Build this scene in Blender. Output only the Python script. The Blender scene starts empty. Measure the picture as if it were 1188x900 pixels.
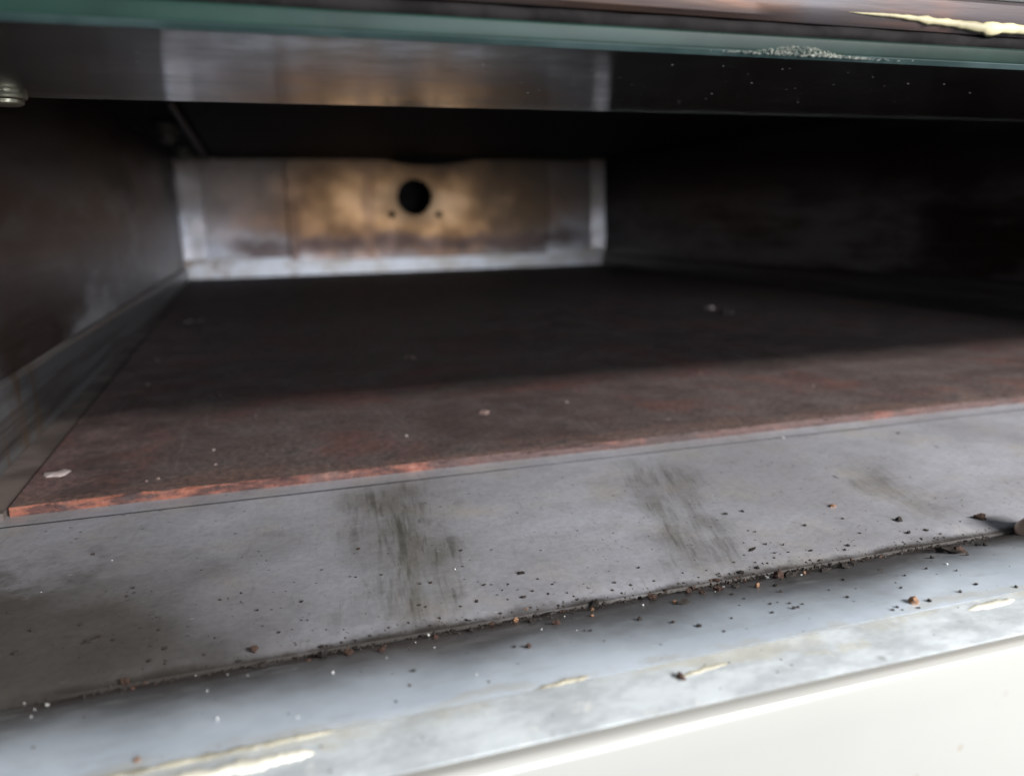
import bpy, bmesh, math, random
from mathutils import Vector, Matrix, noise as mnoise

# Units: the scene is laid out in "u" (1 u = 0.096 m); z = 0 is camera height, the stone top is z = -1.
S = 0.096
def P(x, y, z): return Vector((x * S, y * S, (z + 1.0) * S))
scene = bpy.context.scene
COL = scene.collection

# ------------------------------------------------------------------ camera
cam_d = bpy.data.cameras.new('camera'); cam = bpy.data.objects.new('camera', cam_d); COL.objects.link(cam)
CX = (0.95141553, -0.08040994, 0.29722504)      # world X, Y, Z seen from the lens (right, down, forward)
CY = (-0.30751125, -0.19903641, 0.93049521)
CZ = (-0.01566246, -0.97668764, -0.21409329)
rx = Vector((CX[0], CY[0], CZ[0])); up = -Vector((CX[1], CY[1], CZ[1])); bk = -Vector((CX[2], CY[2], CZ[2]))
m = Matrix((rx, up, bk)).transposed().to_4x4(); m.translation = P(0, 0, 0)
cam.matrix_world = m
cam_d.sensor_width = 36.0; cam_d.lens = 28.33; cam_d.sensor_fit = 'HORIZONTAL'
cam_d.clip_start = 0.005; cam_d.clip_end = 50
cam_d.dof.use_dof = True; cam_d.dof.focus_distance = 2.42 * S; cam_d.dof.aperture_fstop = 10.0
scene.camera = cam

# ------------------------------------------------------------------ world and lamps
w = bpy.data.worlds.new('World'); scene.world = w; w.use_nodes = True
w.node_tree.nodes['Background'].inputs[0].default_value = (0.86, 0.93, 1.0, 1)
w.node_tree.nodes['Background'].inputs[1].default_value = 0.36
def area(name, loc, aim, sx, sy, power, col):
    l = bpy.data.lights.new(name, 'AREA'); l.shape = 'RECTANGLE'; l.size = sx; l.size_y = sy; l.energy = power; l.color = col
    o = bpy.data.objects.new(name, l); COL.objects.link(o)
    o.location = P(*loc); d = P(*aim) - P(*loc); o.rotation_euler = d.to_track_quat('-Z', 'Y').to_euler()
    return o
area('high_window_lamp', (6.6, -4.2, 3.5), (6.6, 3, -1), 0.45, 0.05, 17.5, (1.0, 0.98, 0.95))
area('low_window_lamp', (8.5, -20, 2.2), (1.5, 14, -0.6), 1.1, 0.62, 74, (0.86, 0.92, 1.0))
scene.view_settings.view_transform = 'Standard'; scene.view_settings.look = 'None'
scene.view_settings.exposure = 0.0; scene.view_settings.gamma = 1.0
scene.cycles.use_denoising = True
scene.cycles.max_bounces = 10

# ------------------------------------------------------------------ material helpers
class NT:
    def __init__(s, name, metallic=0.0, rough=0.5, ior=1.5):
        s.m = bpy.data.materials.new(name); s.m.use_nodes = True; s.t = s.m.node_tree
        s.b = s.t.nodes['Principled BSDF']; s.b.inputs['Metallic'].default_value = metallic
        s.b.inputs['Roughness'].default_value = rough; s.b.inputs['IOR'].default_value = ior
        tc = s.t.nodes.new('ShaderNodeTexCoord'); vm = s.t.nodes.new('ShaderNodeVectorMath'); vm.operation = 'SCALE'
        s.t.links.new(tc.outputs['Object'], vm.inputs[0]); vm.inputs['Scale'].default_value = 1 / S
        s.v = vm.outputs[0]
        sp = s.t.nodes.new('ShaderNodeSeparateXYZ'); s.t.links.new(s.v, sp.inputs[0])
        s.x, s.y, s.z = sp.outputs
    def put(s, sock, val):
        if hasattr(val, 'is_output'): s.t.links.new(val, sock)
        elif isinstance(val, (tuple, list)) and sock.type == 'RGBA' and len(val) == 3: sock.default_value = (*val, 1)
        else: sock.default_value = val
    def set(s, **k):
        for n, v in k.items(): s.put(s.b.inputs[n.replace('_', ' ')], v)
        return s
    def sc(s, f, v=None):
        n = s.t.nodes.new('ShaderNodeVectorMath'); n.operation = 'MULTIPLY'
        s.put(n.inputs[0], v or s.v); n.inputs[1].default_value = f; return n.outputs[0]
    def noise(s, scale, detail=4, rough=0.55, vec=None, dist=0.0, off=None):
        n = s.t.nodes.new('ShaderNodeTexNoise'); v = vec or s.v
        if off is not None:
            a = s.t.nodes.new('ShaderNodeVectorMath'); s.put(a.inputs[0], v); a.inputs[1].default_value = off; v = a.outputs[0]
        s.put(n.inputs['Vector'], v); n.inputs['Scale'].default_value = scale; n.inputs['Detail'].default_value = detail
        n.inputs['Roughness'].default_value = rough; n.inputs['Distortion'].default_value = dist; return n.outputs[0]
    def vor(s, scale, vec=None, feat='F1'):
        n = s.t.nodes.new('ShaderNodeTexVoronoi'); n.feature = feat; s.put(n.inputs['Vector'], vec or s.v)
        n.inputs['Scale'].default_value = scale; return n.outputs['Distance']
    def mth(s, op, a, b=0.0, clamp=False):
        n = s.t.nodes.new('ShaderNodeMath'); n.operation = op; n.use_clamp = clamp
        s.put(n.inputs[0], a); s.put(n.inputs[1], b); return n.outputs[0]
    def mr(s, v, a, b, c=0.0, d=1.0):
        n = s.t.nodes.new('ShaderNodeMapRange'); n.interpolation_type = 'SMOOTHSTEP'
        s.put(n.inputs[0], v)
        for i, q in enumerate((a, b, c, d)): n.inputs[i + 1].default_value = q
        return n.outputs[0]
    def band(s, v, a, b, soft):
        return s.mth('MULTIPLY', s.mr(v, a - soft, a + soft), s.mr(v, b - soft, b + soft, 1, 0))
    def mix(s, f, a, b, mode='MIX'):
        n = s.t.nodes.new('ShaderNodeMix'); n.data_type = 'RGBA'; n.blend_type = mode
        s.put(n.inputs[0], f); s.put(n.inputs[6], a); s.put(n.inputs[7], b); return n.outputs[2]
    def ramp(s, f, stops):
        n = s.t.nodes.new('ShaderNodeValToRGB'); s.put(n.inputs[0], f); e = n.color_ramp.elements
        while len(e) < len(stops): e.new(0.5)
        for q, (p, c) in zip(e, stops): q.position = p; q.color = (*c, 1)
        return n.outputs[0]
    def bump(s, h, strength=0.3, dist=0.0005):
        n = s.t.nodes.new('ShaderNodeBump'); s.put(n.inputs['Height'], h)
        n.inputs['Strength'].default_value = strength; n.inputs['Distance'].default_value = dist
        s.t.links.new(n.outputs[0], s.b.inputs['Normal']); return s

def plain(name, col, rough=0.5, metallic=0.0, var=0.35, scale=6.0):
    n = NT(name, metallic, rough)
    f = n.noise(scale, 5); c2 = tuple(q * (1 - var) for q in col)
    n.set(Base_Color=n.mix(n.mr(f, 0.35, 0.65), c2, col)); n.bump(n.noise(scale * 5, 4), 0.15); return n.m

def matte(*a):
    q = plain(*a); q.node_tree.nodes['Principled BSDF'].inputs['Specular IOR Level'].default_value = 0.12; return q

# ------------------------------------------------------------------ materials
M = {}
# sill: dull grey steel with wiped oil smears, specks and scratches
n = NT('sill_steel', 0.22, 0.45)
def skew(k):                       # wiping strokes run front to back, each at its own slant
    c = n.t.nodes.new('ShaderNodeCombineXYZ')
    n.put(c.inputs[0], n.mth('SUBTRACT', n.x, n.mth('MULTIPLY', n.mth('SUBTRACT', n.y, 2.4), k))); n.put(c.inputs[1], n.y)
    return c.outputs[0], c
big = n.noise(1.3, 5, 0.6); fine = n.noise(45, 4, 0.65); mid = n.noise(7, 6, 0.68, off=(2, 8, 0))
base = n.mix(n.mr(big, 0.35, 0.68), (0.345, 0.336, 0.358), (0.42, 0.42, 0.462))
base = n.mix(n.mr(n.noise(3.3, 4, 0.6, off=(4, 2, 0)), 0.50, 0.72, 0, 0.5), base, (0.42, 0.38, 0.335))
base = n.mix(n.mr(mid, 0.40, 0.72, 0, 0.35), base, (0.25, 0.245, 0.25))
sk0 = skew(0.15)[0]
hair = n.mr(n.noise(1.0, 4, 0.7, vec=n.sc((55, 5, 1), sk0), dist=0.3), 0.56, 0.72, 0, 0.35)
base = n.mix(hair, base, (0.22, 0.215, 0.20))
leftd = n.mr(n.mth('ADD', n.x, n.mr(n.noise(1.6, 3, 0.5), 0.3, 0.7, -0.25, 0.25)), -0.7, 0.5, 1.0, 0)
leftd = n.mth('MULTIPLY', leftd, n.mr(n.mth('ADD', n.y, n.mr(mid, 0.3, 0.7, -0.12, 0.12)), 2.35, 2.8, 1, 0.25))
base = n.mix(n.mth('MULTIPLY', leftd, 0.95), base, (0.066, 0.056, 0.047))      # left end painted darker for the weaker light there
def smear(cx, hw, y0, y1, soft, k, amt):
    global base
    vec, c = skew(k); x2 = c.inputs[0].links[0].from_socket
    wob = n.mth('ADD', x2, n.mr(n.noise(4.0, 4), 0.3, 0.7, -0.07, 0.07))
    d = n.mr(n.mth('ABSOLUTE', n.mth('SUBTRACT', wob, cx)), 0.0, hw * 1.15, 1, 0)
    reg = n.mth('MULTIPLY', d, n.band(n.y, y0, y1, soft))
    cl = n.mr(n.noise(1.0, 5, 0.62, vec=n.sc((9, 1.7, 1), vec), dist=0.5), 0.34, 0.62, 0.42, 1.0)
    reg = n.mth('MULTIPLY', reg, cl)
    base = n.mix(n.mth('MULTIPLY', reg, 0.85 * amt), base, (0.15, 0.14, 0.118))
    s1 = n.mr(n.noise(1.0, 3, 0.55, vec=n.sc((30, 2.6, 1), vec), dist=0.25), 0.50, 0.66)
    s2 = n.mr(n.noise(1.0, 3, 0.55, vec=n.sc((64, 6, 1), vec), dist=0.3), 0.52, 0.68)
    sm = n.mth('MULTIPLY', reg, n.mth('MAXIMUM', n.mth('MULTIPLY', s1, 0.85), n.mth('MULTIPLY', s2, 0.8)))
    base = n.mix(n.mth('MULTIPLY', sm, 0.78 * amt), base, (0.06, 0.057, 0.045))
smear(0.41, 0.22, 1.95, 3.02, 0.16, 0.11, 1.0)
smear(1.38, 0.19, 1.95, 2.85, 0.2, 0.31, 0.8)
smear(2.26, 0.14, 2.02, 2.55, 0.15, 0.28, 0.55)
tick = n.mr(n.vor(1.0, n.sc((11, 3.6, 1), sk0)), 0.05, 0.11, 1, 0)
tick = n.mth('MULTIPLY', tick, n.mr(n.noise(2.0, 2, off=(9, 9, 0)), 0.53, 0.62))
base = n.mix(n.mth('MULTIPLY', tick, 0.7), base, (0.07, 0.07, 0.065))
for vs, off in ((19, (3, 1, 0)), (31, (6, 4, 0))):
    speck = n.mth('MULTIPLY', n.mr(n.vor(vs), 0.05, 0.14, 1, 0), n.mr(n.noise(5, 2, off=off), 0.47, 0.6))
    base = n.mix(n.mth('MULTIPLY', speck, 0.85), base, (0.06, 0.05, 0.045))
pale = n.mth('MULTIPLY', n.mr(n.vor(1.0, n.sc((9, 30, 1))), 0.03, 0.09, 1, 0), n.mr(n.noise(3, 2, off=(1, 9, 0)), 0.5, 0.6))
base = n.mix(n.mth('MULTIPLY', pale, 0.45), base, (0.66, 0.66, 0.68))
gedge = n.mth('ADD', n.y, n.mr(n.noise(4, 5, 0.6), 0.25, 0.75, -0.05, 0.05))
base = n.mix(n.mr(gedge, 1.865, 1.935, 0.7, 0), base, (0.07, 0.06, 0.055))       # ragged groove grime, with the groove's shade painted in
base = n.mix(n.mr(fine, 0.38, 0.66, 0, 0.3), base, (0.62, 0.62, 0.63), 'MULTIPLY')
base = n.mix(n.mr(n.mth('ADD', n.y, n.mr(mid, 0.3, 0.7, -0.012, 0.012)), 1.878, 1.912, 0.92, 0), base, (0.040, 0.034, 0.030))  # sill's bright rim painted dark, as part of the groove's shade
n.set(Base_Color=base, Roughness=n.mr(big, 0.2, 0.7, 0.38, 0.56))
n.bump(n.mth('ADD', n.noise(30, 5, 0.65), n.mth('MULTIPLY', mid, 0.8)), 0.2, 0.0007)
M['sill'] = n.m

# lip: brighter bare sheet
n = NT('lip_steel', 0.35, 0.38)
big = n.noise(2.2, 5, 0.6)
base = n.mix(n.mr(big, 0.35, 0.68), (0.64, 0.71, 0.80), (0.74, 0.81, 0.90))
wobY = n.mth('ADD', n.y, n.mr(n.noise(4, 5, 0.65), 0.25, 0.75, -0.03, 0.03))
grime_shade = n.mr(n.mth('ADD', n.y, n.mr(n.noise(1.5, 5, 0.62, off=(5, 1, 0)), 0.25, 0.75, -0.07, 0.07)), 1.50, 1.79, 0, 0.95)
base = n.mix(grime_shade, base, (0.082, 0.076, 0.074))                               # groove grime plus soft shade painted down the lip
base = n.mix(n.mr(wobY, 1.775, 1.855, 0, 0.92), base, (0.045, 0.038, 0.034))  # darkest grime and painted shade right beside the groove
base = n.mix(n.mr(n.noise(9, 5, 0.7, vec=n.sc((0.5, 1.5, 1)), off=(2, 2, 2)), 0.5, 0.72, 0, 0.4), base, (0.42, 0.43, 0.44))
crest = n.mth('MULTIPLY', n.band(wobY, 1.432, 1.462, 0.012), n.mr(n.noise(2.6, 4, 0.7, vec=n.sc((1, 0.2, 1))), 0.40, 0.56))
base = n.mix(n.mth('MULTIPLY', crest, 0.4), base, (0.56, 0.52, 0.40))
speck = n.mth('MULTIPLY', n.mr(n.vor(22), 0.06, 0.14, 1, 0), n.mr(n.noise(5, 2), 0.46, 0.6))
base = n.mix(n.mth('MULTIPLY', speck, 0.65), base, (0.10, 0.09, 0.08))
scr = n.mr(n.vor(1.0, n.sc((5, 40, 1))), 0.025, 0.06, 1, 0)
base = n.mix(n.mth('MULTIPLY', scr, 0.5), base, (0.80, 0.82, 0.84))
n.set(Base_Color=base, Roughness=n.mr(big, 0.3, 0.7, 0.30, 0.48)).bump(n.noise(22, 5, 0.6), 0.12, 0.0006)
M['lip'] = n.m

# trim strip: weathered dull aluminium with yellow grease and flour
n = NT('trim_aluminium', 0.25, 0.48)
big = n.noise(11.0, 7, 0.68, vec=n.sc((0.6, 1, 1)))
base = n.mix(n.mr(big, 0.38, 0.62), (0.55, 0.58, 0.60), (0.72, 0.76, 0.78))
wobY = n.mth('ADD', n.y, n.mr(n.noise(4, 5, 0.65), 0.25, 0.75, -0.03, 0.03))
yel = n.mth('MULTIPLY', n.band(wobY, 1.397, 1.455, 0.014), n.mr(n.noise(2.2, 5, 0.7, vec=n.sc((1, 0.5, 1))), 0.42, 0.58))
yel2 = n.mth('MULTIPLY', n.band(wobY, 1.36, 1.392, 0.012), n.mr(n.noise(3.5, 4, 0.7, vec=n.sc((1, 0.5, 1)), off=(7, 0, 0)), 0.54, 0.62))
base = n.mix(n.mth('MULTIPLY', n.mth('MAXIMUM', yel, yel2), 0.5), base, (0.60, 0.56, 0.44))
wh = n.mr(n.noise(13, 5, 0.7, off=(2, 5, 0)), 0.60, 0.70)
base = n.mix(n.mth('MULTIPLY', wh, 0.8), base, (0.82, 0.82, 0.80))
dk = n.mth('MULTIPLY', n.mr(n.vor(11), 0.08, 0.2, 1, 0), n.mr(n.noise(2.5, 3, off=(8, 1, 0)), 0.56, 0.64))
base = n.mix(n.mth('MULTIPLY', dk, 0.6), base, (0.14, 0.11, 0.09))
n.set(Base_Color=base, Roughness=n.mr(big, 0.3, 0.7, 0.4, 0.6)).bump(n.noise(30, 5, 0.6), 0.2, 0.0006)
M['trim'] = n.m

n = NT('cream_enamel', 0.0, 0.22)
f = n.noise(1.2, 4)
base = n.mix(n.mr(f, 0.3, 0.7), (0.33, 0.320, 0.295), (0.35, 0.340, 0.313))
sp = n.mth('MULTIPLY', n.mr(n.vor(9), 0.05, 0.12, 1, 0), n.mr(n.noise(3, 2), 0.55, 0.65))
base = n.mix(n.mth('MULTIPLY', sp, 0.5), base, (0.29, 0.25, 0.20))
n.set(Base_Color=base).bump(n.noise(9, 3), 0.03); M['enamel'] = n.m

# baking stone
n = NT('stone_top', 0.0, 0.62)
big = n.noise(0.9, 6, 0.62, off=(1.5, 0, 0)); mid = n.noise(4.0, 6, 0.65); fine = n.noise(36, 5, 0.65)
base = n.mix(n.mr(big, 0.34, 0.66), (0.080, 0.052, 0.048), (0.132, 0.094, 0.087))
base = n.mix(n.mr(mid, 0.40, 0.70, 0, 0.55), base, (0.140, 0.112, 0.103))
redm = n.mr(n.noise(1.7, 5, 0.65, off=(0, 7, 3)), 0.48, 0.66, 0, 0.75)
base = n.mix(redm, base, (0.170, 0.072, 0.060))
lf = n.mth('MULTIPLY', n.mr(n.x, -0.85, -0.3, 1, 0), n.mr(mid, 0.38, 0.6))
base = n.mix(n.mth('MULTIPLY', lf, 0.6), base, (0.21, 0.125, 0.112))              # rubbed pink left border
fr = n.mth('MULTIPLY', n.mr(n.mth('ADD', n.y, n.mr(n.noise(6, 4, vec=n.sc((0.5, 1, 1))), 0.3, 0.7, -0.1, 0.1)), 3.16, 3.3, 1, 0), 0.5)
base = n.mix(fr, base, (0.20, 0.115, 0.09))
scr = n.mth('MULTIPLY', n.mr(n.noise(1.0, 3, 0.6, vec=n.sc((24, 1.6, 1)), dist=0.4), 0.58, 0.72), n.mr(n.noise(0.8, 3, off=(2, 6, 1)), 0.42, 0.6, 0, 0.55))
base = n.mix(scr, base, (0.21, 0.165, 0.155))                                  # drag marks left by the peel
scr2 = n.mr(n.noise(1.0, 4, 0.6, vec=n.sc((2.5, 9, 1)), off=(4, 0, 0)), 0.56, 0.70, 0, 0.45)
base = n.mix(scr2, base, (0.055, 0.042, 0.040))
soot = n.mth('MULTIPLY', n.mr(n.noise(7, 5, 0.7, off=(5, 5, 5)), 0.55, 0.66), 0.6)
base = n.mix(soot, base, (0.035, 0.030, 0.030))
palev = n.mth('MULTIPLY', n.mr(n.vor(5.5), 0.03, 0.09, 1, 0), n.mr(n.noise(2.2, 2), 0.52, 0.6))
base = n.mix(n.mth('MULTIPLY', palev, 0.75), base, (0.42, 0.33, 0.30))
base = n.mix(n.mr(fine, 0.35, 0.65, 0.0, 0.7), base, (0.046, 0.036, 0.034))
n.set(Base_Color=base, Roughness=n.mr(mid, 0.3, 0.7, 0.55, 0.78)).bump(n.mth('ADD', n.mth('MULTIPLY', mid, 0.6), fine), 0.35, 0.0012)
M['stone'] = n.m
n = NT('stone_raw_edge', 0.0, 0.8)
f = n.noise(8, 6, 0.72, vec=n.sc((0.8, 2.5, 3))); g = n.noise(3.0, 4, off=(6, 0, 0))
base = n.ramp(f, [(0.34, (0.040, 0.020, 0.017)), (0.46, (0.125, 0.050, 0.038)), (0.57, (0.26, 0.100, 0.068)), (0.68, (0.42, 0.23, 0.17))])
base = n.mix(n.mr(n.mth('ADD', g, n.mr(n.x, -0.6, 2.2, -0.10, 0.16)), 0.44, 0.60, 0, 0.92), base, (0.105, 0.068, 0.062))
crk = n.mr(n.noise(16, 5, 0.75, vec=n.sc((0.6, 2, 3)), off=(4, 4, 4)), 0.53, 0.62, 0, 0.85)
base = n.mix(crk, base, (0.040, 0.022, 0.020))
base = n.mix(n.mr(n.noise(2.4, 4, 0.6, off=(2.1, 0, 0)), 0.58, 0.64, 0, 0.85), base, (0.07, 0.05, 0.047))
base = n.mix(n.mth('MULTIPLY', n.mr(n.x, -0.45, 0.1, 0.75, 0), n.mr(f, 0.44, 0.56)), base, (0.31, 0.108, 0.062))
base = n.mix(1.0, base, (0.72, 0.68, 0.68), 'MULTIPLY')
n.set(Base_Color=base).bump(n.noise(30, 5, 0.7), 0.7, 0.0014); M['raw'] = n.m

# oven walls
n = NT('wall_steel', 0.55, 0.40)
br = n.noise(1.2, 5, 0.6, vec=n.sc((1, 0.35, 1.4)))
base = n.mix(n.mr(br, 0.38, 0.64), (0.15, 0.135, 0.13), (0.36, 0.345, 0.35))
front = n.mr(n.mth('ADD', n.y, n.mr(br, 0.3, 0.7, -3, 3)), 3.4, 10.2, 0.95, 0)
base = n.mix(front, base, (0.040, 0.020, 0.014))             # darker and browner towards the door
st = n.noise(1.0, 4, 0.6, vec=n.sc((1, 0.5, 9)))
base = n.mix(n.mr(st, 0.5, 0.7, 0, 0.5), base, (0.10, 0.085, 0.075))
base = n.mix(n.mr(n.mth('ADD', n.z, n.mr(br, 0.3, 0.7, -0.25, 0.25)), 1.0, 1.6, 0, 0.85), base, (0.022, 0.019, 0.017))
n.set(Base_Color=base, Roughness=n.mr(br, 0.3, 0.7, 0.36, 0.52)).bump(n.noise(3, 4, vec=n.sc((1, 0.4, 2))), 0.25, 0.002)
M['wall'] = n.m
n = NT('rail_steel', 0.6, 0.36)
f = n.noise(2.0, 6, 0.65, vec=n.sc((1, 0.16, 6)))
base = n.ramp(f, [(0.30, (0.045, 0.038, 0.034)), (0.47, (0.11, 0.10, 0.098)), (0.60, (0.15, 0.148, 0.15)), (0.75, (0.08, 0.07, 0.062))])
drip = n.mth('MULTIPLY', n.mr(n.noise(3.0, 4, vec=n.sc((1, 1.6, 0.4))), 0.45, 0.62), n.mr(n.y, 3.6, 5.2, 1, 0))
base = n.mix(n.mth('MULTIPLY', drip, 0.85), base, (0.11, 0.062, 0.028))
n.set(Base_Color=base).bump(f, 0.3, 0.001); M['rail'] = n.m

n = NT('heat_tinted_steel', 0.5, 0.42)
wb = n.noise(1.0, 4, 0.55); wz = n.noise(0.9, 5, 0.6, off=(3, 3, 3))
clean = n.mix(n.mr(n.noise(1.6, 4, 0.6, off=(8, 0, 0)), 0.38, 0.66), (0.40, 0.37, 0.375), (0.60, 0.60, 0.66))
a = n.mth('MULTIPLY', n.mth('SUBTRACT', n.x, 2.75), 0.34); b = n.mth('SUBTRACT', n.z, 1.15)
d = n.mth('ADD', n.mth('SQRT', n.mth('ADD', n.mth('MULTIPLY', a, a), n.mth('MULTIPLY', b, b))), n.mr(wb, 0.25, 0.75, -0.14, 0.14))
tint = n.ramp(d, [(0.10, (0.50, 0.30, 0.16)), (0.42, (0.42, 0.225, 0.095)), (0.72, (0.24, 0.12, 0.055)), (0.98, (0.26, 0.175, 0.14))])
base = n.mix(n.mr(d, 0.86, 1.22, 1, 0), clean, tint)
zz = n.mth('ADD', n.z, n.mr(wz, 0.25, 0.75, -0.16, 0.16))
base = n.mix(n.mr(zz, 1.35, 1.85, 0, 0.7), base, (0.12, 0.068, 0.030))          # smoke-brown upper part, which also paints in the shade up there
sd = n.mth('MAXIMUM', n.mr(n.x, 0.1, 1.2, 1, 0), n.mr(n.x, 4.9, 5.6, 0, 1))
base = n.mix(n.mth('MULTIPLY', sd, n.mr(zz, 0.75, 1.35, 0, 0.72)), base, (0.155, 0.115, 0.092))  # sides browned from lower down, their shaded top put into the colour
rt = n.mth('MULTIPLY', n.mr(n.mth('ADD', n.x, n.mr(wb, 0.3, 0.7, -0.5, 0.5)), 3.2, 4.8, 0, 0.72), n.mr(n.x, 5.30, 5.36, 1, 0.35))
base = n.mix(rt, base, (0.10, 0.066, 0.040))
scorch = n.mth('MULTIPLY', n.band(zz, 0.33, 0.56, 0.09), n.band(n.x, -0.3, 6.0, 0.35))
base = n.mix(n.mth('MULTIPLY', scorch, 0.85), base, (0.085, 0.048, 0.042))
drip = n.noise(1.0, 4, 0.6, vec=n.sc((2.2, 1, 0.3)), off=(1, 0, 0))
base = n.mix(n.mth('MULTIPLY', n.mr(drip, 0.54, 0.68, 0, 0.5), n.band(n.x, 0.7, 5.3, 0.1)), base, (0.17, 0.085, 0.045))
hx = n.mth('SUBTRACT', n.x, 2.84); hz = n.mth('SUBTRACT', n.z, 1.265)
hd = n.mth('SQRT', n.mth('ADD', n.mth('MULTIPLY', hx, hx), n.mth('MULTIPLY', hz, hz)))
base = n.mix(n.mr(n.mth('ADD', hd, n.mr(wb, 0.3, 0.7, -0.1, 0.1)), 0.30, 0.52, 0.5, 0), base, (0.13, 0.075, 0.035))
n.set(Base_Color=base, Roughness=n.mr(n.noise(2, 3), 0.3, 0.7, 0.38, 0.5)).bump(n.noise(0.8, 3), 0.05, 0.004)
M['heat'] = n.m
n = NT('clean_steel', 0.75, 0.34)
f = n.noise(1.8, 5, 0.62)
base = n.mix(n.mr(f, 0.4, 0.64), (0.32, 0.29, 0.28), (0.54, 0.53, 0.56))
zz = n.mth('ADD', n.z, n.mr(n.noise(1.4, 5, 0.65), 0.25, 0.75, -0.3, 0.3))
base = n.mix(n.mr(zz, 0.6, 1.3, 0, 0.85), base, (0.17, 0.125, 0.10))
base = n.mix(n.mr(n.noise(2.6, 4, off=(1, 4, 2)), 0.56, 0.68, 0, 0.7), base, (0.25, 0.16, 0.10))
n.set(Base_Color=base).bump(n.noise(2, 3), 0.2, 0.003); M['clean'] = n.m
n = NT('flange_steel', 0.5, 0.5)
f = n.noise(1.6, 5, 0.65)
base = n.mix(n.mr(f, 0.36, 0.62), (0.50, 0.46, 0.42), (0.68, 0.68, 0.72))
base = n.mix(n.mr(n.noise(1.1, 5, 0.65, off=(5, 0, 0)), 0.56, 0.68, 0, 0.75), base, (0.22, 0.13, 0.07))
n.set(Base_Color=base).bump(f, 0.2, 0.003); M['flange'] = n.m
M['black'] = matte('soot_black', (0.014, 0.013, 0.012), 0.7, 0.0)
M['dark_steel'] = plain('dark_scaled_steel', (0.030, 0.027, 0.024), 0.55, 0.3)
M['floor'] = plain('greasy_floor_steel', (0.17, 0.135, 0.12), 0.6, 0.1, 0.5, 4)
M['ceramic'] = plain('dirty_ceramic', (0.10, 0.09, 0.075), 0.6)
M['gasket'] = matte('grey_gasket_rope', (0.014, 0.012, 0.012), 0.9, 0.0, 0.6, 9)
M['bolt'] = plain('yellowed_zinc_bolt', (0.62, 0.58, 0.44), 0.28, 0.75, 0.35, 9)
M['peg'] = plain('pink_brown_peg', (0.78, 0.58, 0.48), 0.36, 0.3, 0.5, 8)

# door frame: polished strip, orange-brown in the middle, dark left, grey right
n = NT('frame_steel', 0.5, 0.38)
v = n.sc((0.8, 1, 14)); f = n.noise(1.0, 5, 0.6, vec=v); g = n.noise(0.8, 4, 0.6, off=(3.1, 0, 0))
base = n.ramp(f, [(0.30, (0.035, 0.025, 0.024)), (0.43, (0.075, 0.042, 0.030)), (0.54, (0.20, 0.080, 0.040)), (0.70, (0.09, 0.085, 0.09))])
base = n.mix(n.mr(n.mth('ADD', n.x, n.mr(g, 0.3, 0.7, -0.5, 0.5)), 1.05, 1.5, 0, 0.9), base, (0.062, 0.056, 0.060))
base = n.mix(n.mr(n.mth('ADD', n.x, n.mr(g, 0.3, 0.7, -0.3, 0.3)), 0.35, 0.95, 0.8, 0), base, (0.040, 0.034, 0.034))
n.set(Base_Color=base).bump(f, 0.2, 0.001); M['frame'] = n.m

# glass
n = NT('oven_glass', 0.0, 0.045, 1.42)
n.set(Base_Color=(0.72, 0.80, 0.77)); n.b.inputs['Transmission Weight'].default_value = 1.0
n.set(Roughness=n.mr(n.noise(3, 5, 0.7), 0.3, 0.75, 0.07, 0.17)); M['glass'] = n.m
n = NT('green_glass_edge', 0.0, 0.4, 1.52)
f = n.noise(2.5, 4, 0.6, vec=n.sc((0.6, 1, 1)))
n.set(Base_Color=n.mix(n.mr(f, 0.35, 0.7), (0.003, 0.010, 0.007), (0.010, 0.028, 0.021))).bump(n.noise(12, 3), 0.1); n.b.inputs['Specular IOR Level'].default_value = 0.12; M['edge'] = n.m
n = NT('ground_glass_arris', 0.0, 0.6, 1.52)
n.set(Base_Color=n.mix(n.mr(n.noise(3, 4), 0.35, 0.65), (0.018, 0.034, 0.032), (0.045, 0.068, 0.068))); n.b.inputs['Specular IOR Level'].default_value = 0.15; M['arris'] = n.m

# debris
def crumbmat(name, a, b, rough=0.75):
    n = NT(name, 0, rough)
    n.set(Base_Color=n.mix(n.mr(n.noise(70, 4, 0.7), 0.35, 0.65), a, b)).bump(n.noise(150, 4), 0.6, 0.0004); return n.m
M['k'] = crumbmat('burnt_crumb', (0.010, 0.008, 0.007), (0.040, 0.028, 0.022))
M['b'] = crumbmat('brown_crumb', (0.022, 0.011, 0.008), (0.088, 0.042, 0.026))
M['o'] = crumbmat('tan_crumb', (0.14, 0.060, 0.030), (0.46, 0.27, 0.16))
M['w'] = crumbmat('white_grain', (0.70, 0.69, 0.66), (0.86, 0.86, 0.84))
M['cream'] = plain('dried_cream_residue', (0.78, 0.74, 0.62), 0.6, 0, 0.3, 7)
M['yellow'] = plain('dried_yellow_grease', (0.55, 0.475, 0.27), 0.55, 0, 0.45, 7)
M['beige'] = plain('thin_beige_residue', (0.52, 0.48, 0.37), 0.6, 0, 0.45, 9)
M['drip'] = plain('old_yellow_drip', (0.42, 0.36, 0.21), 0.6, 0, 0.5, 7)
M['flour'] = plain('flour_crust', (0.44, 0.45, 0.39), 0.85, 0, 0.4, 14)

M['palechip'] = plain('pale_chip', (0.46, 0.38, 0.36), 0.8, 0, 0.4, 20)
M['pinkchip'] = plain('pink_chip', (0.26, 0.17, 0.15), 0.8, 0, 0.5, 20)

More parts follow.
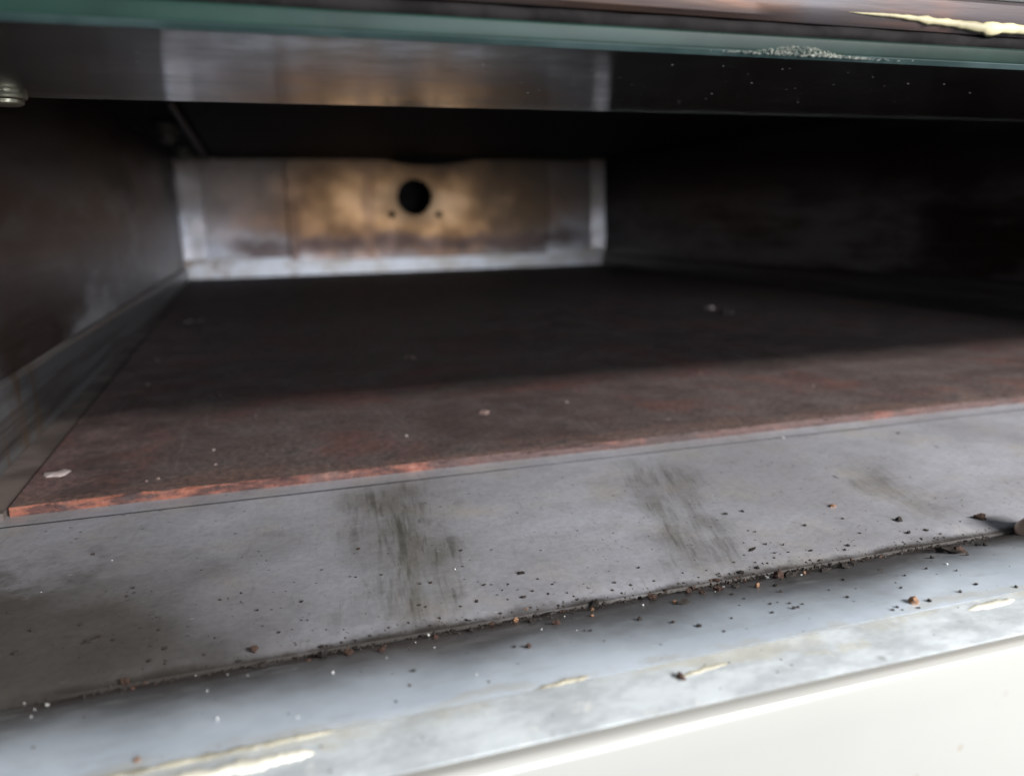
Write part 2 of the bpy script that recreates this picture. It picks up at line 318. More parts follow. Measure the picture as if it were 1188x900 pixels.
# ------------------------------------------------------------------ mesh helpers
def link(name, verts, faces, mats, parent=None, smooth=False, midx=None, scaled=True):
    me = bpy.data.meshes.new(name)
    me.from_pydata([P(*v) if scaled else v for v in verts], [], faces)
    for q in (mats if isinstance(mats, (list, tuple)) else [mats]): me.materials.append(M[q])
    if midx: me.polygons.foreach_set('material_index', midx)
    if smooth: me.polygons.foreach_set('use_smooth', [True] * len(me.polygons))
    bm = bmesh.new(); bm.from_mesh(me); bmesh.ops.recalc_face_normals(bm, faces=bm.faces); bm.to_mesh(me); bm.free()
    me.update()
    o = bpy.data.objects.new(name, me); COL.objects.link(o)
    if parent is not None: attach(o, parent)
    return o
def attach(o, parent):
    o.parent = parent; root = parent; mw = Matrix.Identity(4)
    chain = []
    while root is not None: chain.append(root); root = root.parent
    for q in reversed(chain): mw = mw @ q.matrix_parent_inverse @ Matrix.Translation(q.location)
    o.matrix_parent_inverse = mw.inverted()
def bevelled(o, width, seg=2):
    mo = o.modifiers.new('bevel', 'BEVEL'); mo.width = width * S; mo.segments = seg; mo.limit_method = 'ANGLE'; return o
def box(name, x0, x1, y0, y1, z0, z1, mat, parent=None, bev=0.0):
    v = [(x, y, z) for x in (x0, x1) for y in (y0, y1) for z in (z0, z1)]
    f = [(0, 1, 3, 2), (4, 6, 7, 5), (0, 4, 5, 1), (2, 3, 7, 6), (0, 2, 6, 4), (1, 5, 7, 3)]
    o = link(name, v, f, mat, parent)
    return bevelled(o, bev) if bev else o
def loft(name, prof, x0, x1, step, mat, parent=None, wob=0.0, smooth=True, close=False, seed=0):
    """sweep a (y, z) profile along X with a slight hand-worn waviness"""
    nx = max(2, int((x1 - x0) / step) + 1); xs = [x0 + (x1 - x0) * i / (nx - 1) for i in range(nx)]
    verts = []; faces = []; k = len(prof)
    for x in xs:
        for j, (y, z) in enumerate(prof):
            a = mnoise.noise(Vector((x * 0.9, j * 0.37 + seed, 1.7))) * wob; b = mnoise.noise(Vector((x * 1.3, j * 0.31 + seed, 8.1))) * wob * 0.6
            verts.append((x, y + a, z + b))
    kk = k if close else k - 1
    for i in range(nx - 1):
        for j in range(kk):
            a, b = i * k + j, i * k + (j + 1) % k
            faces.append((a, b, b + k, a + k))
    if close:
        faces.append(tuple(range(k))); faces.append(tuple((nx - 1) * k + j for j in range(k)))
    o = link(name, verts, faces, mat, parent, smooth)
    if smooth:
        mo = o.modifiers.new('split', 'EDGE_SPLIT'); mo.split_angle = math.radians(28)
    return o
def lathe(name, pts, centre, axis, mat, parent=None, seg=28):
    """revolve (radius, height) points round an axis through centre"""
    ax = Vector(axis).normalized(); u = ax.orthogonal().normalized(); v2 = ax.cross(u); c = Vector(centre)
    verts = []; faces = []
    for r, h in pts:
        for i in range(seg):
            t = 2 * math.pi * i / seg; verts.append(tuple(c + ax * h + (u * math.cos(t) + v2 * math.sin(t)) * r))
    for j in range(len(pts) - 1):
        for i in range(seg): faces.append((j * seg + i, j * seg + (i + 1) % seg, (j + 1) * seg + (i + 1) % seg, (j + 1) * seg + i))
    faces.append(tuple(range(seg))); faces.append(tuple((len(pts) - 1) * seg + i for i in range(seg)))
    o = link(name, verts, faces, mat, parent, True)
    mo = o.modifiers.new('split', 'EDGE_SPLIT'); mo.split_angle = math.radians(40); return o
def tag(o, label, cat, group=None, kind=None):
    o['label'] = label; o['category'] = cat
    if group: o['group'] = group
    if kind: o['kind'] = kind
    return o

# ================================================================== the oven
XL, XR, YB = -1.04, 6.5, 14.39
oven = bpy.data.objects.new('deck_oven', None); COL.objects.link(oven); oven.location = P(2.75, 8.0, -3.0)
oven.empty_display_size = 0.05
tag(oven, 'open deck oven with dark sooty chamber, grey sill and cream enamel front', 'oven')

# --- shell
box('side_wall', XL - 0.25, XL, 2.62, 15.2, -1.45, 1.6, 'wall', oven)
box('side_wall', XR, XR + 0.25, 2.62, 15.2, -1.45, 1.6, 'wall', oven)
box('chamber_base', XL + 0.002, XR - 0.002, 3.28, 14.37, -1.6, -1.30, 'dark_steel', oven)
box('ceiling', XL + 0.002, XR - 0.002, 4.62, 15.2, 0.93, 1.3, 'black', oven)
box('hood_lining', XL + 0.002, XR - 0.002, 2.46, 4.615, 0.74, 1.5, 'black', oven)
box('heating_plate', -0.41, XR - 0.5, 5.2, YB - 0.08, 0.895, 0.926, 'black', oven, 0.008)
v = []; f = []
for i in range(21):                                           # warped sheet sagging from the ceiling in front of the lamp
    t = i / 20; x = 2.35 + 1.85 * t; zb = 0.892 - 0.115 * math.sin(math.pi * min(1, t * 1.15) ** 0.8) ** 0.9 if t < 0.87 else 0.89
    v += [(x, 13.70, zb), (x, 13.70, 0.894), (x, 13.95, 0.894), (x, 13.95, zb)]
for i in range(20):
    for j in range(4): f.append((i * 4 + j, i * 4 + (j + 1) % 4, i * 4 + 4 + (j + 1) % 4, i * 4 + 4 + j))
link('deflector_plate', v, f, 'black', oven)

# --- back wall with a real lamp port
def holed(name, x0, x1, z0, z1, y, holes, mat, parent, thick=0.02):
    bm = bmesh.new(); loops = []
    loops.append([bm.verts.new(P(x, y, z)) for x, z in ((x0, z0), (x1, z0), (x1, z1), (x0, z1))])
    for cx, cz, r, seg in holes:
        loops.append([bm.verts.new(P(cx + r * math.cos(t), y, cz + r * math.sin(t))) for t in [2 * math.pi * i / seg for i in range(seg)]])
    ed = []
    for l in loops: ed += [bm.edges.new((l[i], l[(i + 1) % len(l)])) for i in range(len(l))]
    bmesh.ops.triangle_fill(bm, use_beauty=True, use_dissolve=False, edges=ed)
    g = bmesh.ops.extrude_face_region(bm, geom=list(bm.faces))
    bmesh.ops.translate(bm, verts=[q for q in g['geom'] if isinstance(q, bmesh.types.BMVert)], vec=(0, thick * S, 0))
    bmesh.ops.recalc_face_normals(bm, faces=bm.faces)
    me = bpy.data.meshes.new(name); bm.to_mesh(me); bm.free(); me.materials.append(M[mat])
    o = bpy.data.objects.new(name, me); COL.objects.link(o); attach(o, parent); return o
HX, HZ = 2.84, 0.265
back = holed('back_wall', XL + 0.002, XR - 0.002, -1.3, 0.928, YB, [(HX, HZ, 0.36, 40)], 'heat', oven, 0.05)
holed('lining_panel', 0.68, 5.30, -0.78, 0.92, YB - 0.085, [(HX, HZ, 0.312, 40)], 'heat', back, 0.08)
link('lamp_port', *(lambda seg: ([(HX + 0.38 * math.cos(2 * math.pi * i / seg), y, HZ + 0.38 * math.sin(2 * math.pi * i / seg)) for y in (YB + 0.06, YB + 0.75) for i in range(seg)],
     [(i, (i + 1) % seg, seg + (i + 1) % seg, seg + i) for i in range(seg)] + [tuple(range(seg, 2 * seg))]))(32), 'black', back)
for dx, dz in ((-0.42, -0.29), (0.42, -0.30)):
    lathe('hole_disc', [(0.02, 0), (0.055, 0), (0.057, 0.02), (0.04, 0.04), (0.02, 0.042)], (HX + dx, YB - 0.086, HZ + dz), (0, -1, 0), 'black', back, 18)  # black discs in place of two dark screw holes
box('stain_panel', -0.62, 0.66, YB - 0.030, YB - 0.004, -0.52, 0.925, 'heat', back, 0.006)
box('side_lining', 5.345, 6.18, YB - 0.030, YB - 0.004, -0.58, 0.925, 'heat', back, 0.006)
loft('bottom_flange', [(YB - 0.006, -0.70), (YB - 0.075, -0.705), (YB - 0.095, -0.99), (YB - 0.096, -1.02)], XL + 0.03, XR - 0.03, 0.25, 'flange', back, 0.004)
def corner(xa, ya, xb, yb):                                   # folded corner strip, turned a little into the chamber
    link('corner_flange', [(xa, ya, -0.69), (xb, yb, -0.69), (xb, yb + 0.05, 0.90), (xa, ya + 0.05, 0.90), (xa, YB - 0.003, -0.69), (xb, YB - 0.003, -0.69), (xb, YB - 0.003, 0.90), (xa, YB - 0.003, 0.90)],
         [(0, 1, 2, 3), (4, 5, 6, 7), (0, 1, 5, 4), (2, 3, 7, 6), (1, 2, 6, 5), (0, 3, 7, 4)], 'heat', back)
corner(6.20, YB - 0.062, 6.47, YB - 0.112)
corner(XL + 0.045, YB - 0.100, -0.66, YB - 0.068)

# --- guide rails along both walls
def rail(x, s):
    pts = [(0, -1.28), (0, -0.97), (0.0, -0.95)]
    verts = []; faces = []; ys = [3.0 + 0.2 * i for i in range(57)]
    for y in ys:
        t = (y - 3.0) / 11.2; zt = -0.66 - 0.17 * t + 0.006 * mnoise.noise(Vector((y, 0, 0)))
        w = 0.010 * mnoise.noise(Vector((y * 0.8, 3, 0))) - 0.038 + 0.075 * t
        for dx, z in ((0.004, -1.29), (0.055 + w, -1.29), (0.05 + w, -1.0), (0.045 + w, zt - 0.02), (0.034 + w, zt), (0.004, zt + 0.012)):
            verts.append((x + s * dx, y, z))
    k = 6
    for i in range(len(ys) - 1):
        for j in range(k - 1): faces.append((i * k + j, i * k + j + 1, (i + 1) * k + j + 1, (i + 1) * k + j))
    faces.append(tuple(range(k))); faces.append(tuple((len(ys) - 1) * k + j for j in range(k)))
    return link('guide_rail', verts, faces, 'rail', oven)
rail(XL, 1); rail(XR, -1)
for (x, y) in ((-0.70, 9.2), (-0.74, 12.0)):                  # element holders in the left ceiling corner
    h = lathe('element_holder', [(0.05, 0.925), (0.13, 0.92), (0.13, 0.84), (0.09, 0.82), (0.09, 0.74), (0.05, 0.72)], (x, y, 0), (0, 0, 1), 'ceramic', oven, 20)
v = []; f = []
for i in range(24):
    y = 7.0 + i * 0.3
    for j in range(8): t = j * math.pi / 4; v.append((-0.50 + 0.035 * math.cos(t), y, 0.87 + 0.035 * math.sin(t)))
for i in range(23):
    for j in range(8): f.append((i * 8 + j, i * 8 + (j + 1) % 8, i * 8 + 8 + (j + 1) % 8, i * 8 + 8 + j))
link('heating_element', v, f, 'dark_steel', oven, True)
box('floor_strip', XL + 0.002, -0.897, 3.10, 14.3, -1.29, -1.010, 'floor', oven)

# --- sill, lip, trim and front
X0, X1 = -1.9, 7.4
loft('sill_ledge', [(3.30, -1.10), (3.28, -1.0355), (3.033, -1.0360), (3.032, -1.12)], X0, X1, 0.10, 'sill', oven, 0.0, False)
loft('seam_grime', [(3.0325, -1.10), (3.0323, -1.0363), (3.0240, -1.0365), (3.0238, -1.10)], X0, X1, 0.10, 'black', oven, 0.0, False)
SY, SZ = 1.9380, -1.0514
SILL = [(3.022, -1.12), (3.021, -1.0365)] + [(3.019 + (SY - 3.019) * i / 20, -1.0365 + (SZ + 1.0365) * i / 20) for i in range(21)] + [(1.8980, -1.0564), (1.8830, -1.0594), (1.8760, -1.0654), (1.8740, -1.1114)]
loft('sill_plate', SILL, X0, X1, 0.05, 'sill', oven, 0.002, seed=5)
LIP = [(1.872, -1.1114), (1.87, -1.0644), (1.868, -1.0614), (1.8374, -1.0513), (1.8069, -1.0418), (1.7763, -1.0331), (1.7457, -1.025), (1.7151, -1.0177), (1.6846, -1.011), (1.654, -1.005), (1.6234, -0.9996), (1.5929, -0.995), (1.5623, -0.991), (1.5317, -0.9876), (1.5011, -0.9849), (1.4706, -0.9829), (1.44, -0.9815), (1.4366, -0.9815), (1.4364, -1.06)]
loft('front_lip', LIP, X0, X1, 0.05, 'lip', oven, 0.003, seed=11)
Q = 0.9515
TRIM = [(y * Q, z * Q) for y, z in [(1.505, -1.10), (1.504, -1.0305), (1.498, -1.0300), (1.45, -1.0302), (1.40, -1.0305), (1.35, -1.0310), (1.3365, -1.0318), (1.3360, -1.09)]]
loft('trim_strip', TRIM, X0, X1, 0.05, 'trim', oven, 0.004, seed=21)
arc = [(1.317 - 0.026 * math.sin(t), -1.058 + 0.026 * math.cos(t)) for t in [math.pi / 2 * i / 8 for i in range(9)]]
FR = [(y * Q, z * Q) for y, z in [(1.3345, -1.12), (1.3340, -1.0325)] + arc + [(1.290, -1.12), (1.287, -1.4), (1.285, -2.0), (1.285, -3.0)]]
loft('front_fascia', FR, X0, X1, 0.08, 'enamel', oven, 0.003, seed=31)
box('jamb', X0, XL - 0.004, 1.95, 2.615, -1.052, 2.0, 'enamel', oven, 0.02)
box('jamb', XR + 0.004, X1, 1.95, 2.615, -1.052, 2.0, 'enamel', oven, 0.02)

# --- upper frame
box('hood_fascia', XL, XR, 1.80, 2.44, 0.530, 2.0, 'enamel', oven, 0.012)
loft('door_frame', [(1.87, 0.527), (1.812, 0.527), (1.806, 0.518), (1.810, 0.485), (1.818, 0.458), (1.828, 0.447), (1.87, 0.443)], XL, XR, 0.08, 'frame', oven, 0.005, seed=41)
loft('frame_underside', [(1.872, 0.525), (1.872, 0.4445), (1.95, 0.4445), (2.45, 0.56), (2.45, 0.529)], XL, XR, 0.2, 'dark_steel', oven, 0.0, False, True)
# rope gasket: a tube with slanting strands
v = []; f = []; nx = 900; seg = 14
for i in range(nx):
    x = XL + 0.01 + (XR - XL - 0.02) * i / (nx - 1)
    for j in range(seg):
        t = 2 * math.pi * j / seg; r = 0.020 * (1 + 0.13 * abs(math.sin(x * 12 + t * 1.0)) + 0.10 * mnoise.noise(Vector((x * 3, j, 0))))
        v.append((x, 1.845 + r * math.cos(t), 0.428 + r * 0.85 * math.sin(t)))
for i in range(nx - 1):
    for j in range(seg): f.append((i * seg + j, i * seg + (j + 1) % seg, (i + 1) * seg + (j + 1) % seg, (i + 1) * seg + j))
link('gasket_rope', v, f, 'gasket', oven, True)

# --- glass door folded up inside
sl = 0.043
def gz(y): return 0.357 + sl * (y - 1.8)
G0, G1 = XL + 0.03, XR - 0.03
YE = 3.46
door = loft('glass_door', [(1.812, gz(1.812)), (YE, gz(YE)), (YE + .004, gz(YE) + 0.005), (YE + .004, gz(YE) + 0.047), (YE, gz(YE) + 0.051), (1.812, gz(1.812) + 0.051)], G0, G1, 8, 'glass', oven, 0, False, True)
loft('polished_edge', [(1.8105, 0.3705), (1.7985, 0.3705), (1.797, 0.376), (1.797, 0.4035), (1.7995, 0.408), (1.8105, 0.408)], G0, G1, 0.1, 'edge', door, 0.0, True, True)
loft('ground_arris', [(1.8105, 0.3580), (1.809, 0.3575), (1.7985, 0.3680), (1.7985, 0.3697), (1.8105, 0.3697)], G0, G1, 0.1, 'arris', door, 0.0, False, True)
# horizontal stack of washers (axis upright), screwed through the glass
for bx, s in ((-0.755, 1), (6.40, -1)):
    K = 3.33 / 4.25
    def L_(name, pts, par): return lathe(name, [(r * K, h * K) for r, h in pts], (bx, 3.33, 0), (0, 0, 1), 'bolt', par)
    b = L_('pivot_bolt', [(0.03, 0.610), (0.062, 0.606), (0.066, 0.592), (0.066, 0.580), (0.050, 0.576), (0.050, 0.568)], door)
    L_('washer', [(0.050, 0.567), (0.078, 0.565), (0.080, 0.558), (0.080, 0.548), (0.076, 0.545), (0.050, 0.544)], b)
    L_('washer', [(0.050, 0.5425), (0.081, 0.540), (0.083, 0.533), (0.083, 0.522), (0.079, 0.518), (0.05, 0.5165)], b)
    L_('nut', [(0.05, 0.515), (0.070, 0.512), (0.068, 0.498), (0.055, 0.490), (0.03, 0.488)], b)
# pink brown peg standing in the groove at the right
pg = lathe('hinge_peg', [(0.100, -1.075), (0.106, -1.062), (0.104, -1.050), (0.092, -1.036), (0.078, -1.022), (0.068, -1.008), (0.064, -0.995), (0.064, -0.965), (0.055, -0.955)], (2.40, 1.795, 0.012), (0, 0, 1), 'peg', oven)
# screw at the stone's corner
sc = lathe('corner_screw', [(0.012, -1.055), (0.030, -1.055), (0.032, -1.045), (0.026, -1.032), (0.012, -1.028)], (-0.925, 3.16, 0), (0, 0, 1), 'bolt', oven, 20)

# ================================================================== baking stone
random.seed(3)
sx0, sx1, sy0, sy1, zt = -0.885, 6.36, 3.13, 14.05, -1.0
nx = 700; xs = [sx0 + (sx1 - sx0) * i / (nx - 1) for i in range(nx)]
rows = []
def nz(x, a, b): return mnoise.noise(Vector((x * a, b, 0.3)))
verts = []; faces = []; mi = []
for x in xs:
    c = 0.007 + 0.008 * nz(x, 1.7, 1) + 0.010 * nz(x, 6, 2) + 0.010 * nz(x, 19, 3) + 0.008 * nz(x, 43, 4)
    big = max(0, nz(x, 0.9, 9) - 0.2) * 0.05
    c = max(0.003, c + big); h = max(0.004, 0.010 + 0.007 * nz(x, 5, 4) + 0.004 * nz(x, 17, 5) + big * 0.25)
    fy = sy0 + 0.004 * nz(x, 3, 6) + 0.003 * nz(x, 13, 7)
    col = [(x, sy1, zt - 0.24), (x, sy1, zt), (x, 9.0, zt), (x, 5.0, zt), (x, 3.6, zt), (x, fy + c + 0.05, zt),
           (x, fy + c, zt - 0.001), (x, fy + c * 0.45, zt - h * 0.55 + 0.002 * nz(x, 25, 8)), (x, fy, zt - h), (x, fy + 0.001, zt - 0.03), (x, fy + 0.004 * (1 + nz(x, 8, 3)), zt - 0.05), (x, sy0 + 0.012, zt - 0.24)]
    verts += col
k = 12
mats_row = [0, 0, 0, 0, 0, 0, 1, 1, 1, 1, 1]
for i in range(nx - 1):
    for j in range(k - 1):
        faces.append((i * k + j, i * k + j + 1, (i + 1) * k + j + 1, (i + 1) * k + j)); mi.append(mats_row[j])
    faces.append((i * k, i * k + k - 1, (i + 1) * k + k - 1, (i + 1) * k)); mi.append(0)
faces.append(tuple(range(k))); mi.append(0); faces.append(tuple((nx - 1) * k + j for j in range(k))); mi.append(0)
stone = link('baking_stone', verts, faces, ['stone', 'raw'], None, False, mi)
tag(stone, 'dark brown baking stone slab with chipped orange-red front edge', 'baking stone')

# flakes and chips lying on the stone
def flake(name, x, y, z, lx, ly, h, mat, rot, seed, label, cat, n=11, parent=None):
    rnd = random.Random(seed); v = []; c, s_ = math.cos(rot), math.sin(rot)
    ring = []
    for i in range(n):
        t = 2 * math.pi * i / n; r = 0.35 + 0.85 * rnd.random(); ring.append((math.cos(t) * r * lx, math.sin(t) * r * ly))
    for q, zz in ((1.0, 0.0), (0.92, h * 0.6), (0.55, h)):
        for a, b in ring: v.append(((a * c - b * s_) * q, (a * s_ + b * c) * q, zz * (0.8 + 0.5 * rnd.random()) if zz else 0))
    f = []
    for L in range(2):
        for i in range(n): f.append((L * n + i, L * n + (i + 1) % n, (L + 1) * n + (i + 1) % n, (L + 1) * n + i))
    f.append(tuple(range(2 * n, 3 * n))); f.append(tuple(range(n)))
    o = link(name, [(a * S, b * S, q * S) for a, b, q in v], f, mat, None, False, scaled=False)
    o.location = P(x, y, z); tag(o, label, cat); return o
flake('stone_chip', -0.805, 3.50, zt, 0.048, 0.055, 0.006, 'palechip', 0.5, 2, 'pale white chip flake lying on the left front corner of stone', 'chip')
flake('stone_chip', 1.075, 3.86, zt, 0.035, 0.06, 0.006, 'pinkchip', 0.3, 4, 'pinkish flake on the lit middle of the baking stone', 'chip')
flake('stone_chip', 1.03, 5.6, zt, 0.03, 0.08, 0.005, 'pinkchip', 0.1, 5, 'faint pinkish flake in the shaded middle of the baking stone', 'chip')
flake('stone_chip', 4.42, 7.2, zt, 0.04, 0.09, 0.02, 'palechip', 0.1, 6, 'small grey flake deep in the right shaded part of the stone', 'chip')
flake('stone_chip', 4.36, 6.75, zt, 0.06, 0.07, 0.03, 'k', 0.4, 7, 'black burnt flake right in front of small grey flake on stone', 'chip')
flake('stone_chip', -0.55, 8.4, zt, 0.12, 0.10, 0.025, 'k', 0.4, 8, 'black burnt flake deep at the left rear of the stone', 'chip')
for i, (x, y) in enumerate(((-0.65, 5.27), (-0.69, 6.2), (-0.036, 4.21), (-0.215, 3.63), (-0.45, 3.27), (-0.41, 3.29), (0.62, 3.55), (2.6, 4.3), (-0.2, 3.4), (1.55, 3.9), (3.0, 3.75))):
    o = flake('stone_grain', x, y, zt, 0.004 + 0.0035 * ((i * 7) % 4) / 2, 0.006 + 0.004 * ((i * 5) % 3) / 2, 0.004, 'pinkchip' if i % 3 else 'palechip', i, 20 + i, 'tiny pale grain lying on the dark stone', 'grain', 7); o['group'] = 'pale grains on the baking stone'

# ================================================================== residues
def ragged(name, path, mat, label, cat, seed, surf_pts, n=60):
    """a ragged blobby ribbon: path of (x, y, z, half-width, height), swept along X"""
    verts = []; faces = []; k = 7
    for i in range(n):
        t = i / (n - 1) * (len(path) - 1); a = min(int(t), len(path) - 2); u = t - a
        q = [path[a][c] * (1 - u) + path[a + 1][c] * u for c in range(5)]
        e = min(1, i / 4, (n - 1 - i) / 4)
        wd = q[3] * (1 + 0.55 * mnoise.noise(Vector((i * 0.35, seed, 0))) + 0.3 * mnoise.noise(Vector((i * 0.9, seed, 4)))) * (0.15 + 0.85 * e)
        off = q[3] * 0.5 * mnoise.noise(Vector((i * 0.25, seed, 9))); h = q[4] * (0.7 + 0.5 * abs(mnoise.noise(Vector((i * 0.5, seed, 2))))) * (0.2 + 0.8 * e)
        for j in range(k):
            s_ = -1 + 2 * j / (k - 1); bump = (1 - s_ * s_) ** 0.6
            verts.append(surf_pts(q, off + s_ * wd, h * bump))
    for i in range(n - 1):
        for j in range(k - 1): faces.append((i * k + j, i * k + j + 1, (i + 1) * k + j + 1, (i + 1) * k + j))
        faces.append((i * k, i * k + k - 1, (i + 1) * k + k - 1, (i + 1) * k))
    o = link(name, verts, faces, mat, None, True)
    c = sum((vv.co for vv in o.data.vertices), Vector()) / len(o.data.vertices)
    tag(o, label, cat); return o
flat = lambda q, w_, h: (q[0] * Q, (q[1] + w_) * Q, q[2] * Q + h - 0.0025)
wall_ = lambda q, w_, h: (q[0], q[1] - h + 0.003, q[2] + w_)
ragged('dried_streak', [(-0.46, 1.432, -1.029, 0.018, 0.006), (-0.25, 1.445, -1.029, 0.024, 0.010), (-0.05, 1.452, -1.029, 0.020, 0.010), (0.045, 1.452, -1.029, 0.014, 0.008)], 'cream', 'thick cream dried streak on the trim at lower left', 'residue', 3, flat)
ragged('dried_streak', [(-0.42, 1.50, -1.029, 0.010, 0.004), (-0.1, 1.506, -1.029, 0.010, 0.005), (0.10, 1.506, -1.029, 0.008, 0.004)], 'beige', 'thin yellowish grease line just behind the thick cream streak', 'residue', 7, flat)
ragged('dried_streak', [(1.70, 1.47, -1.029, 0.010, 0.004), (1.80, 1.475, -1.029, 0.016, 0.007), (1.87, 1.476, -1.029, 0.010, 0.004)], 'cream', 'short cream dried streak at right end of the front trim', 'residue', 12, flat, 30)
ragged('dried_streak', [(0.82, 1.44, -1.029, 0.004, 0.003), (0.90, 1.452, -1.029, 0.010, 0.004), (0.99, 1.46, -1.029, 0.006, 0.003)], 'beige', 'tan smear beside the reddish blob on the front trim', 'residue', 13, flat, 30)
ragged('dried_streak', [(0.52, 1.505, -1.029, 0.006, 0.003), (0.60, 1.512, -1.029, 0.012, 0.005), (0.66, 1.515, -1.029, 0.006, 0.003)], 'beige', 'small orange-yellow lump at middle of the lip crest', 'residue', 14, flat, 30)
ragged('grease_drip', [(1.48, 1.808, 0.475, 0.002, 0.004), (1.66, 1.808, 0.472, 0.007, 0.008), (1.80, 1.811, 0.466, 0.011, 0.009), (1.93, 1.812, 0.459, 0.016, 0.011), (2.08, 1.811, 0.463, 0.014, 0.010), (2.32, 1.808, 0.473, 0.009, 0.008)], 'drip', 'dried yellow grease drip hanging along the upper frame at right', 'residue', 5, wall_, 44)

def specks(name, pts, mat, label, cat):
    v = []; f = []
    for (x, y, z, r, dirz) in pts:
        b = len(v); a = random.random() * 6.28; e = 0.6 + random.random()
        for j in range(4): v.append((x + r * e * math.cos(a + j * 1.571), y + r * math.sin(a + j * 1.571), z))
        v.append((x, y, z + dirz * r * (0.5 + 0.6 * random.random()))); 
        f += [(b, b + 1, b + 4), (b + 1, b + 2, b + 4), (b + 2, b + 3, b + 4), (b + 3, b, b + 4), (b + 3, b + 2, b + 1, b)]
    o = link(name, v, f, mat); tag(o, label, cat, kind='stuff'); return o
random.seed(8)
pts = []
for i in range(170):
    y = random.uniform(1.95, 3.44); x = random.gauss(1.6, 0.6) if random.random() < 0.7 else random.uniform(-0.9, 5.5)
    pts.append((x, y, gz(y) + 0.0005, random.choice((0.002, 0.0025, 0.0035, 0.005)), -0.5))
specks('flour_specks', pts, 'flour', 'fine pale flour specks stuck to the underside of the glass', 'flour')
pts = []
for i in range(420):
    x = random.gauss(1.36, 0.10); hgt = 0.020 * math.exp(-((x - 1.33) / 0.10) ** 2) + 0.003
    pts.append((x, 1.7975 - random.random() * 0.003, 0.360 + 0.003 + random.random() * hgt, random.uniform(0.002, 0.0055), -0.6))
specks('flour_crust', pts, 'flour', 'crusty pale flour clump on lower edge of the green glass', 'flour')

